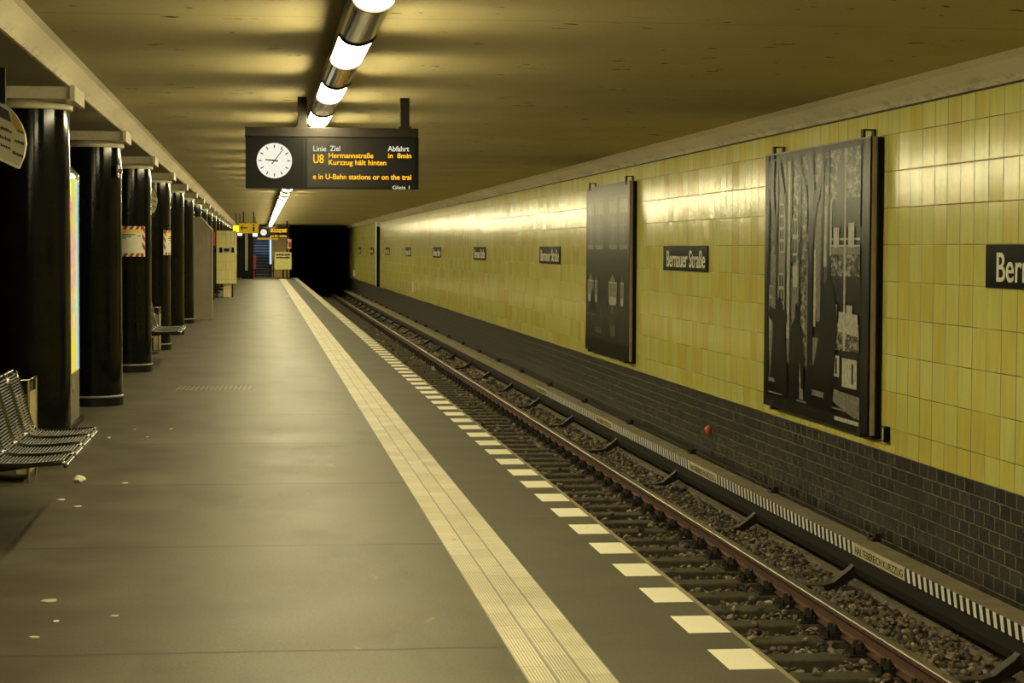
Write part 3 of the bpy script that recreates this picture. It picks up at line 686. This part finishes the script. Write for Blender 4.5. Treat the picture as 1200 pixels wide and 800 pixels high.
for a, b in ((.045, .19), (.235, .42), (.56, .74), (.80, .97)):
    S2 += [rc('print_mid', a, b, .62, .925), rc('print_grey', a, b, .83, .90), rc('print_grey', a, b, .62, .645), rc('print_dim', a+.02, b-.02, .66, .82), rc('print_mid', a+.035, b-.035, .66, .81), rc('print_grey', a, b, .755, .762), rc('print_grey', (a+b)/2-.006, (a+b)/2+.006, .62, .83)]
for a, b in ((.05, .20), (.23, .30), (.56, .75), (.82, .90)):
    S2 += [rc('print_grey', a, b, .31, .43), ('print_grey', [(a+.02, .43), (b-.03, .43), ((a+b)/2, .48)]), rc('print_light', a, b, .425, .432), rc('print_light', a+.02, b-.02, .30, .345)]
S2 += [('print_black', [(.10, .24), (.24, .24), (.20, .36), (.17, .39), (.13, .34)]), ('print_mid', [(.36, .26), (.40, .19), (.41, .20), (.37, .27)]), rc('print_mid', .05, .26, .22, .23), rc('print_mid', .25, .40, .12, .15), rc('print_mid', .60, .72, .12, .18), rc('print_dark', 0, 1, 0, .08), rc('print_mid', .62, .68, .25, .30)]
print_panel(32.15, 28.33, 'large dark photo panel of tall windows above reflections, farther of the two', S2)

# small fittings on the wall
bm = new(); box(bm, XW-.05, XW, 16.60, 16.70, .07, .20, bev=.008); o = obj('wall_hook_box', bm, 'black_paint', origin=(XW, 16.65, .07)); tag(o, 'tiny black and white tag beside the lower corner of the nearer photo panel', 'tag')
bm = new(); box(bm, XW-.054, XW-.05, 16.63, 16.66, .085, .185); obj('white_mark', bm, 'white_paint', o)
bm = new(); tube(bm, [(XW-.03, 23.42, -.37), (XW-.045, 23.42, -.40), (XW-.04, 23.42, -.45), (XW-.03, 23.42, -.48)], [.012, .04, .034, .015], 10)
o = tag(obj('hanging_plug', bm, 'orange_plastic', origin=(XW-.02, 23.42, -.43)), 'small orange-red plastic plug on the dark tiled wall base', 'plug')
bm = new(); box(bm, XW-.05, XW-.01, 23.40, 23.48, -.46, -.43); obj('plug_clip', bm, 'iron', o)
for yy, z, lab in ((68.9, .2, 'small white box low on the wall below the distant station signs'), (113.5, .12, 'tiny white box low on the wall close to the tunnel mouth')):
    bm = new(); box(bm, XW-.12, XW, yy, yy+.32, z, z+.36, bev=.01); tag(obj('wall_box', bm, 'white_paint', origin=(XW, yy+.25, z)), lab, 'box')
bm = new(); box(bm, XW-.13, XW, 90.6, 91.3, 0, 2.81); box(bm, XW-.14, XW, 90.42, 90.6, 0, 2.6, 1)
tag(obj('wall_post', bm, ['white_paint', 'black_paint'], origin=(XW, 91, 0)), 'tall pale post with a dark edge standing out from the distant wall', 'post')

# ------------------------------------------------------------------ track
XT = 3.41
def rail_prof(x0):
    hz = -.95
    half = [(.030, 0), (.036, -.006), (.036, -.035), (.012, -.045), (.009, -.12), (.020, -.132), (.065, -.142), (.065, -.152)]
    return [(x0+a, hz+b) for a, b in half]+[(x0-a, hz+b) for a, b in half[::-1]]
for sx, lab in ((1, 'rusty running rail with polished top, farther from the platform'), (-1, 'running rail below the platform edge, hidden from the platform')):
    bm = new(); x0 = XT+sx*.752; p = rail_prof(x0); n = len(p)
    extr(bm, p, Y0, 158, mi=[0 if k in (n-1, 0, n-2) else 1 for k in range(n)])
    tag(obj('running_rail', bm, ['rail_top', 'rail_rust'], origin=(x0, 10, -1.10)), lab, 'rail', 'running rails')
def sleeper():
    y = 14.397; t = None
    bm = new(); box(bm, XT-1.3, XT+1.22, y-.12, y+.12, -1.235, -1.118, bev=.012)
    for v in bm.verts: v.co.z += random.uniform(-.003, .003)
    s = obj('wooden_sleeper', bm, 'sleeper', origin=(XT, y, -1.235))
    tag(s, 'dark wooden sleeper lying across the track under the rails', 'sleeper', 'wooden sleepers of the track')
    for sx in (1, -1):
        x0 = XT+sx*.752
        bm = new(); box(bm, x0-.19, x0+.17, y-.085, y+.085, -1.118, -1.100, bev=.004)
        for d in (-1, 1):
            for yy in (y-.05, y+.05):
                xx = x0+d*.105
                box(bm, xx-.035, xx+.035, yy-.028, yy+.028, -1.10, -1.065, bev=.006)
                tube(bm, [(xx, yy, -1.07), (xx, yy, -1.02)], [.026, .020], 6)
                tube(bm, [(xx+d*.055, yy, -1.10), (xx+d*.055, yy, -1.05)], [.024, .018], 6)
            tube(bm, [(x0+d*.07, y-.07, -1.075), (x0+d*.085, y, -1.03), (x0+d*.07, y+.07, -1.075)], .016, 6)
        obj('rail_fastening', bm, 'iron', s)
    return s
s0 = sleeper()
for k in range(-8, 164):
    if k: dup(s0, (XT, 14.397+.643*k, -1.235))
# ballast: one heap of stones nobody could count
ico = [(0,0,-1),(.7236,-.5257,-.4472),(-.2764,-.8506,-.4472),(-.8944,0,-.4472),(-.2764,.8506,-.4472),(.7236,.5257,-.4472),(.2764,-.8506,.4472),(-.7236,-.5257,.4472),(-.7236,.5257,.4472),(.2764,.8506,.4472),(.8944,0,.4472),(0,0,1)]
icf = [(0,1,2),(1,0,5),(0,2,3),(0,3,4),(0,4,5),(1,5,10),(2,1,6),(3,2,7),(4,3,8),(5,4,9),(1,10,6),(2,6,7),(3,7,8),(4,8,9),(5,9,10),(6,10,11),(7,6,11),(8,7,11),(9,8,11),(10,9,11)]
def stones(spec, name, label):
    V, Fc = [], []
    for (x, y, z, s) in spec:
        b = len(V); sx, sy, sz = (s*random.uniform(.7, 1.35) for _ in range(3)); a = random.uniform(0, PI); ca, sa = math.cos(a), math.sin(a); tl = random.uniform(-.6, .6)
        for (p, q, r) in ico:
            j = random.uniform(.55, 1.22); p, q, r = p*j*sx, q*j*sy, r*j*sz*.75
            q, r = q*math.cos(tl)-r*math.sin(tl), q*math.sin(tl)+r*math.cos(tl)
            V.append((x+p*ca-q*sa, y+p*sa+q*ca, z+r))
        Fc += [(b+i, b+j, b+k) for i, j, k in icf]
    me = bpy.data.meshes.new(name); me.from_pydata(V, [], Fc); me.materials.append(M['stone'])
    o = bpy.data.objects.new(name, me); sc.collection.objects.link(o)
    return tag(o, label, 'ballast', kind='stuff')
BY = [12.75, 16.5, 19.9, 23.8, 27.9, 31.9]+[35.8+3.93*i for i in range(20)]
spec = []
y = 11.0
while y < 75:
    dens = 520 if y < 20 else (360 if y < 30 else (200 if y < 45 else 90))
    sz = .026 if y < 30 else (.032 if y < 45 else .045)
    n = int(dens*1.75*1.0)
    for _ in range(n):
        x = random.uniform(3.25, 5.0); yy = y+random.random()
        ph = ((yy-14.397)/.643+.5) % 1-.5; onsl = abs(ph)*.643 < .135
        s = random.uniform(.6, 1.35)*sz
        if x > 4.27:
            top = -1.13+.035*math.sin(x*3+yy*1.3)*.4+(.03 if x > 4.45 else 0)
            z = top+random.uniform(-.05, .012)
            if x > 4.76 and random.random() < .5: continue
            if any(abs(yy-b_) < .11 for b_ in BY) and x > 4.3: z -= .03
        elif abs(x-4.162) < .11: continue
        else:
            if onsl and random.random() < .93: continue
            z = -1.185+random.uniform(-.03, .035)+(0.03 if abs(x-4.0) < .12 else 0)
            if onsl: z = -1.10
            if random.random() < .25: continue
        spec.append((x, yy, z, s))
    y += 1.0
stones(spec, 'track_ballast', 'brown and grey broken stone ballast around the rails')
bm = new()   # packed bed under the loose stones beside the rail
extr(bm, [(4.25, -1.235), (4.30, -1.17), (4.5, -1.135), (4.9, -1.125), (5.13, -1.12), (5.13, -1.235)], Y0, 158); struct('ballast_shoulder', bm, 'trackbed')
bm = new(); box(bm, 4.86, 5.138, Y0, 121, -1.2, -1.085); struct('trim_3', bm, 'tan_edge')

# third rail with its cover board, brackets and clips
t = thing('conductor_rail', (4.9, 12, -1.08), 'conductor rail with tan cover board and black and white striped side along the wall', 'conductor rail')
bm = new(); box(bm, 4.806, 5.0, Y0, 121, -.748, -.726); box(bm, 4.806, 4.83, Y0, 121, -.83, -.748); obj('cover_board', bm, 'board', t)
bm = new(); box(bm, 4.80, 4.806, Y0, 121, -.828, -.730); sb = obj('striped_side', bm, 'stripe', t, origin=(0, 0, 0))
bm = new(); extr(bm, [(4.82, -.84), (4.96, -.84), (4.96, -.86), (4.91, -.875), (4.91, -.93), (4.94, -.945), (4.94, -.99), (4.82, -.99), (4.812, -.93)], Y0, 121); obj('steel_rail', bm, 'iron', t)
for i in range(4):
    y_ = 15.08+6.56*i+1.36-.05
    text('lettering', 'HALTEBEREICH KURZZUG', .062, (4.7985, y_, -.812), 'dark_metal', t, WALLR, width=1.26, ext=.0008)
def bracket(y):
    bm = new()
    pts = [(4.28, -1.085), (4.56, -1.080), (4.64, -1.06), (4.78, -.955), (4.83, -.90), (4.87, -.86), (4.93, -.86), (4.90, -.95), (4.83, -1.02), (4.66, -1.12), (4.54, -1.14), (4.28, -1.14)]
    prism(bm, [(x, y-.045, z) for x, z in pts], (0, .09, 0))
    o = obj('rail_bracket', bm, 'iron', origin=(4.5, y, -1.12))
    tag(o, 'bent iron bracket reaching from the ballast to the conductor rail', 'bracket', 'conductor rail brackets')
    bm = new(); prism(bm, [(4.28, y-.052, -1.078), (4.56, y-.052, -1.073), (4.645, y-.052, -1.053), (4.785, y-.052, -.948), (4.785, y-.052, -.958), (4.64, y-.052, -1.063), (4.56, y-.052, -1.083), (4.28, y-.052, -1.088)], (0, .104, 0)); obj('top_flange', bm, 'sleeper', o)
    bm = new(); box(bm, 4.955, 5.02, y-.07, y+.07, -.73, -.70, bev=.006); box(bm, 4.985, 5.04, y-.05, y+.0, -.73, -.665, bev=.006); tube(bm, [(4.97, y+.04, -.70), (4.97, y+.04, -.68)], .016, 6); obj('board_clip', bm, 'iron', o)
    return o
br = bracket(BY[0])
for y_ in BY[1:]: dup(br, (4.5, y_, -1.12))

# ------------------------------------------------------------------ litter on the platform
def scrap(px, py, s, label, cat, crumple=False, col='paper'):
    # a point on the platform seen at the given place, real size s
    v = cx  # unused camera axis, position is worked out on the floor plane below
    Rm = Matrix((cx, cy, cz)); d = Rm @ Vector((px-600, 400-py, -F_PX)); k = -H/d.z; x, y = d.x*k, d.y*k
    bm = new()
    if crumple:
        bmesh.ops.create_icosphere(bm, subdivisions=2, radius=s)
        for q in bm.verts: q.co *= random.uniform(.6, 1.2); q.co.z = max(-s*.5, q.co.z*.7)
        bmesh.ops.translate(bm, verts=bm.verts, vec=(x, y, s*.5))
        name = 'crumpled_paper'
    else:
        n = 7; a0 = random.random()*6; s *= 1.15
        pts = [(x+s*random.uniform(.6, 1.3)*math.cos(a0+2*PI*i/n), y+1.1*s*random.uniform(.6, 1.2)*math.sin(a0+2*PI*i/n), .0005) for i in range(n)]
        prism(bm, pts, (0, 0, .004)); name = 'paper_scrap'
    tag(obj(name, bm, col, origin=(x, y, 0)), label, cat, 'litter on the platform')
scrap(93, 565, .042, 'crumpled white paper on the floor right below the bench seats', 'litter', True)
scrap(128, 513.5, .014, 'small pale paper crumb on the floor beside the front corner of the advert case', 'litter', True)
scrap(72, 585.5, .024, 'flat white paper scrap on the floor below the crumpled paper, left one', 'litter')
scrap(91, 593.5, .020, 'flat white paper scrap on the floor below the crumpled paper, right one', 'litter')
scrap(146, 566, .020, 'thin pale scrap on the floor right of the crumpled paper', 'litter')
scrap(201, 502.5, .016, 'pale scrap on the platform well right of the bench near the columns', 'litter')
scrap(158, 503, .013, 'tiny pale scrap between the advert case and the open platform', 'litter')
scrap(173, 512, .010, 'tiny pale crumb just right of the smaller paper crumb', 'litter')
scrap(58, 704, .040, 'flattened pale wrapper on the floor in the lower left corner', 'litter', col='cream_sign')
scrap(66, 728, .013, 'small pale fleck just below the flattened wrapper', 'litter')
scrap(41, 747, .022, 'pale smear-like scrap at the lower left edge of the photo', 'litter', col='cream_sign')
scrap(134, 722, .016, 'faint pale scrap right of the flattened wrapper', 'litter', col='cream_sign')
scrap(337, 347, .05, 'tiny bright scrap beside the guidance strip far down the platform', 'litter')
# thin metal joint strip in the floor
bm = new()
for i in range(16): prism(bm, [(-.98+i*.055+.0, 24.4, .0), (-.98+i*.055+.02, 24.4, .0), (-.98+i*.055+.05, 25.1, .0), (-.98+i*.055+.03, 25.1, .0)], (0, 0, .002))
tag(obj('floor_grating', bm, plain('worn_floor_slats', (.14, .12, .075), .6), origin=(-.5, 24.7, 0)), 'short slatted strip let into the platform beyond the second column', 'grating')

# ------------------------------------------------------------------ far end furniture
# steel cabinet
t = thing('steel_cabinet', (-1.5, 48.8, 0), 'plain brownish steel cabinet with a slanting top between the far columns', 'cabinet')
bm = new(); prism(bm, [(-2.0, 48.5, 0), (-1.10, 48.5, 0), (-1.10, 48.5, 2.06), (-1.36, 48.5, 2.36), (-2.0, 48.5, 2.36)], (0, .8, 0)); obj('body', bm, 'steel_dull', t)
bm = new(); box(bm, -1.115, -1.08, 48.47, 48.52, 0, 2.06); obj('edge_strip', bm, 'bare_wood', t)
bm = new(); prism(bm, [(-1.08, 48.46, 2.05), (-1.36, 48.46, 2.37), (-1.375, 48.46, 2.36), (-1.11, 48.46, 2.05)], (0, .85, 0)); obj('slanting_edge', bm, 'bare_wood', t)
# yellow tiled booth
t = thing('tiled_kiosk', (-1.15, 70.5, 0), 'pale yellow tiled kiosk raised on narrow legs with a dark sign band, mid distance', 'kiosk')
bm = new(); box(bm, -1.46, -.80, 70, 71.6, .46, 2.22); obj('body', bm, 'kiosk_tile', t)
bm = new(); box(bm, -1.22, -.98, 70.1, 70.6, 0, .46); obj('pedestal', bm, 'kiosk_tile', t)
for x in (-.92, -1.42): bm = new(); box(bm, x-.02, x+.02, 70.05, 70.1, 0, .46); obj('leg', bm, 'dark_metal', t)
bm = new(); box(bm, -1.46, -.86, 69.98, 70.0, 1.49, 1.66); o = obj('sign_band', bm, 'cream_sign', t)
bm = new(); box(bm, -1.35, -1.25, 69.97, 69.985, 1.50, 1.66); box(bm, -.95, -.87, 69.97, 69.985, 1.50, 1.66); box(bm, -1.20, -1.03, 69.97, 69.985, 1.53, 1.63, 1); obj('dark_panel', bm, ['sign_black', 'dark_metal'], o)
t = thing('call_point', (-1.57, 66.5, 0), 'dark post with a red call box beside the yellow tiled kiosk', 'call point')
bm = new(); box(bm, -1.55, -1.44, 66.4, 66.6, 0, 1.85); box(bm, -1.55, -1.2, 66.4, 66.5, .30, .36); obj('post', bm, 'black_paint', t)
bm = new(); box(bm, -1.54, -1.42, 66.3, 66.5, 1.72, 2.15, bev=.01); obj('red_box', bm, 'red_paint', t)
# amber exit sign
y = 76.0; kx = y/F_PX
def WX(px): return (px-304.6)*kx
def WZ(py): return H+(290.6-py)*kx
t = thing('exit_sign', (-.42, y, ZC), 'amber hanging exit sign with a black arrow pointing left', 'sign')
bm = new(); box(bm, WX(280), WX(302.6), y, y+.15, WZ(273.7), WZ(261.8), bev=.01); obj('sign_box', bm, 'exit_amber', t)
bm = new(); zc = WZ(267.3)
prism(bm, [(WX(281.6), y-.01, zc), (WX(284.2), y-.01, zc+.11), (WX(285), y-.01, zc+.09), (WX(283.4), y-.01, zc+.02), (WX(290), y-.01, zc+.02), (WX(290), y-.01, zc-.02), (WX(283.4), y-.01, zc-.02), (WX(285), y-.01, zc-.09), (WX(284.2), y-.01, zc-.11)], (0, .008, 0)); obj('arrow', bm, 'sign_black', t)
bm = new(); box(bm, WX(296), WX(298), y-.01, y, WZ(271.5), WZ(266)); box(bm, WX(296), WX(298), y-.01, y, WZ(265), WZ(263)); obj('pictogram', bm, 'sign_black', t)
for px in (285.2, 296.8):
    bm = new(); box(bm, WX(px)-.02, WX(px)+.02, y+.05, y+.1, WZ(261.8), ZC); box(bm, WX(px)-.12, WX(px)+.12, y+.02, y+.13, WZ(261.8), WZ(261)); obj('hanger', bm, 'dark_metal', t)
bm = new(); box(bm, -1.02, -.76, 79, 79.3, 2.24, 2.50, bev=.04); tag(obj('lit_yellow_sign', bm, 'far_yellow', origin=(-.9, 79, 2.24)), 'small glowing yellow sign left of the amber exit sign', 'sign')
for x0, x1, yy, z0, z1, lab in ((-.86, -.68, 80, 2.12, 2.22, 'small white light below the left part of the exit sign'), (-.32, -.12, 90, 2.14, 2.30, 'small round-edged white light right of the exit sign below the clock')):
    bm = new(); box(bm, x0, x1, yy, yy+.15, z0, z1, bev=.03); o = tag(obj('small_lamp', bm, 'far_white', origin=((x0+x1)/2, yy, z0)), lab, 'lamp')
    bm = new(); tube(bm, [((x0+x1)/2, yy+.07, z1), ((x0+x1)/2, yy+.07, ZC)], .015, 6); obj('rod', bm, 'dark_metal', o)
bm = new(); tube(bm, [(-.9, 79.15, 2.5), (-.9, 79.15, ZC)], .015, 6); obj('rod', bm, 'dark_metal', bpy.data.objects['lit_yellow_sign'])
# dark pillar by the stairs and doors
t = thing('dark_pillar', (-.7, 112, 0), 'dark square pillar with a pale vertical strip left of the blue staircase', 'pillar')
bm = new(); box(bm, -.97, -.38, 112, 112.8, 0, 2.96); obj('body', bm, 'black_paint', t)
bm = new(); box(bm, -.80, -.66, 111.95, 112, .45, 2.4); obj('pale_strip', bm, 'steel_dull', t)
t = thing('door_leaves', (-1.35, 117.4, 0), 'dark glazed doors in the end wall left of the pillar', 'doors')
bm = new(); box(bm, -1.7, -.95, 117.35, 117.5, 0, 2.2); obj('frame', bm, 'dark_metal', t)
for x in (-1.62, -1.36, -1.12): bm = new(); box(bm, x, x+.16, 117.33, 117.36, .1, 2.0); obj('pane', bm, 'far_blue' if 0 else 'glass_dark', t); 
bm = new(); box(bm, -1.66, -1.30, 117.30, 117.34, 1.3, 1.5); obj('pale_notice', bm, 'white_paint', t)
# staircase
t = thing('staircase', (.15, 119, 0), 'dark staircase rising into bluish daylight behind the far barrier', 'staircase')
bm = new()
for i in range(16):
    y0_ = 119.3+.42*i; box(bm, -.88, 1.33, y0_, y0_+.45, .165*i, .165*(i+1)); 
obj('steps', bm, 'blue_step', t)
bm = new()
for i in range(16):
    y0_ = 119.3+.42*i; box(bm, -.86, 1.31, y0_-.012, y0_+.05, .165*(i+1)-.03, .165*(i+1)+.004)
obj('step_edges', bm, plain('pale_step_edge', (.28, .28, .28), .5), t)
bm = new(); box(bm, -.30, .50, 127.45, 127.5, 2.15, 4.6); tag(obj('window_1', bm, 'far_blue'), kind='structure')
bm = new(); box(bm, .52, .62, 117.36, 117.45, .75, 2.25); tag(obj('glowing_stair_jamb', bm, 'far_pale_blue'), kind='structure')  # right jamb of the stair opening, its daylight painted as a glow
bm = new(); box(bm, -.42, -.24, 116.4, 116.5, .55, 1.25, bev=.01); box(bm, -.36, -.30, 116.42, 116.48, 0, .55)
tag(obj('red_barrier_post', bm, 'red_paint', origin=(-.33, 116.45, 0)), 'red panel standing at the foot of the far staircase', 'post')
t = thing('barrier', (.2, 115.5, 0), 'low black railing across the foot of the far staircase', 'railing')
bm = new(); tube(bm, [(-.42, 115.5, .42), (.78, 115.5, .42)], .035, 8); obj('rail', bm, 'black_paint', t)
for x in (-.26, .71): bm = new(); tube(bm, [(x, 115.5, 0), (x, 115.5, .42 if x < 0 else 1.0)], .025, 8); obj('post', bm, 'black_paint', t)
# yellow information board and red signal
t = thing('information_board', (1.25, 113, 0), 'pale yellow board with dark heading on a leg at the end of the platform', 'board')
bm = new(); box(bm, .78, 1.68, 113, 113.08, .50, 1.43, bev=.01); obj('panel', bm, plain('pale_yellow_board', (.75, .70, .28), .4), t)
bm = new(); rnd = random.Random(5)
for zz in (1.25, 1.10):
    for i in range(11): box(bm, .86+.066*i, .86+.066*i+.048, 112.985, 113.0, zz, zz+rnd.uniform(.06, .10))
obj('dark_heading', bm, 'sign_black', t)
bm = new(); box(bm, 1.18, 1.26, 113.02, 113.08, 0, .50); obj('leg', bm, 'black_paint', t)
bm = new(); box(bm, .9, 1.6, 112.9, 113.3, 0, .06); obj('foot', bm, 'black_paint', t)
t = thing('platform_signal', (1.54, 113.5, 0), 'small signal box with a red light above the yellow board', 'signal')
bm = new(); box(bm, 1.47, 1.68, 113.3, 113.45, 1.62, 2.12, bev=.01); obj('box', bm, 'white_paint', t)
bm = new(); box(bm, 1.50, 1.66, 113.27, 113.3, 1.70, 1.95); obj('dark_face', bm, 'red_paint', t)
bm = new(); tube(bm, [(1.50, 113.27, 2.08), (1.50, 113.3, 2.08)], .05, 12); obj('red_light', bm, 'signal_red', t)
bm = new(); box(bm, 1.40, 1.47, 113.36, 113.42, 0, 2.12); obj('post', bm, 'black_paint', t)
# yellow fascia above the stairs
bm = new(); box(bm, -.16, .96, 112.6, 112.7, 2.10, 2.20); box(bm, -.1, -.06, 112.62, 112.68, 2.2, 2.96); box(bm, .86, .9, 112.62, 112.68, 2.2, 2.96)
tag(obj('yellow_fascia', bm, 'exit_amber', origin=(.4, 112.65, 2.1)), 'thin yellow hanging strip sign just below the distant departure board', 'sign')
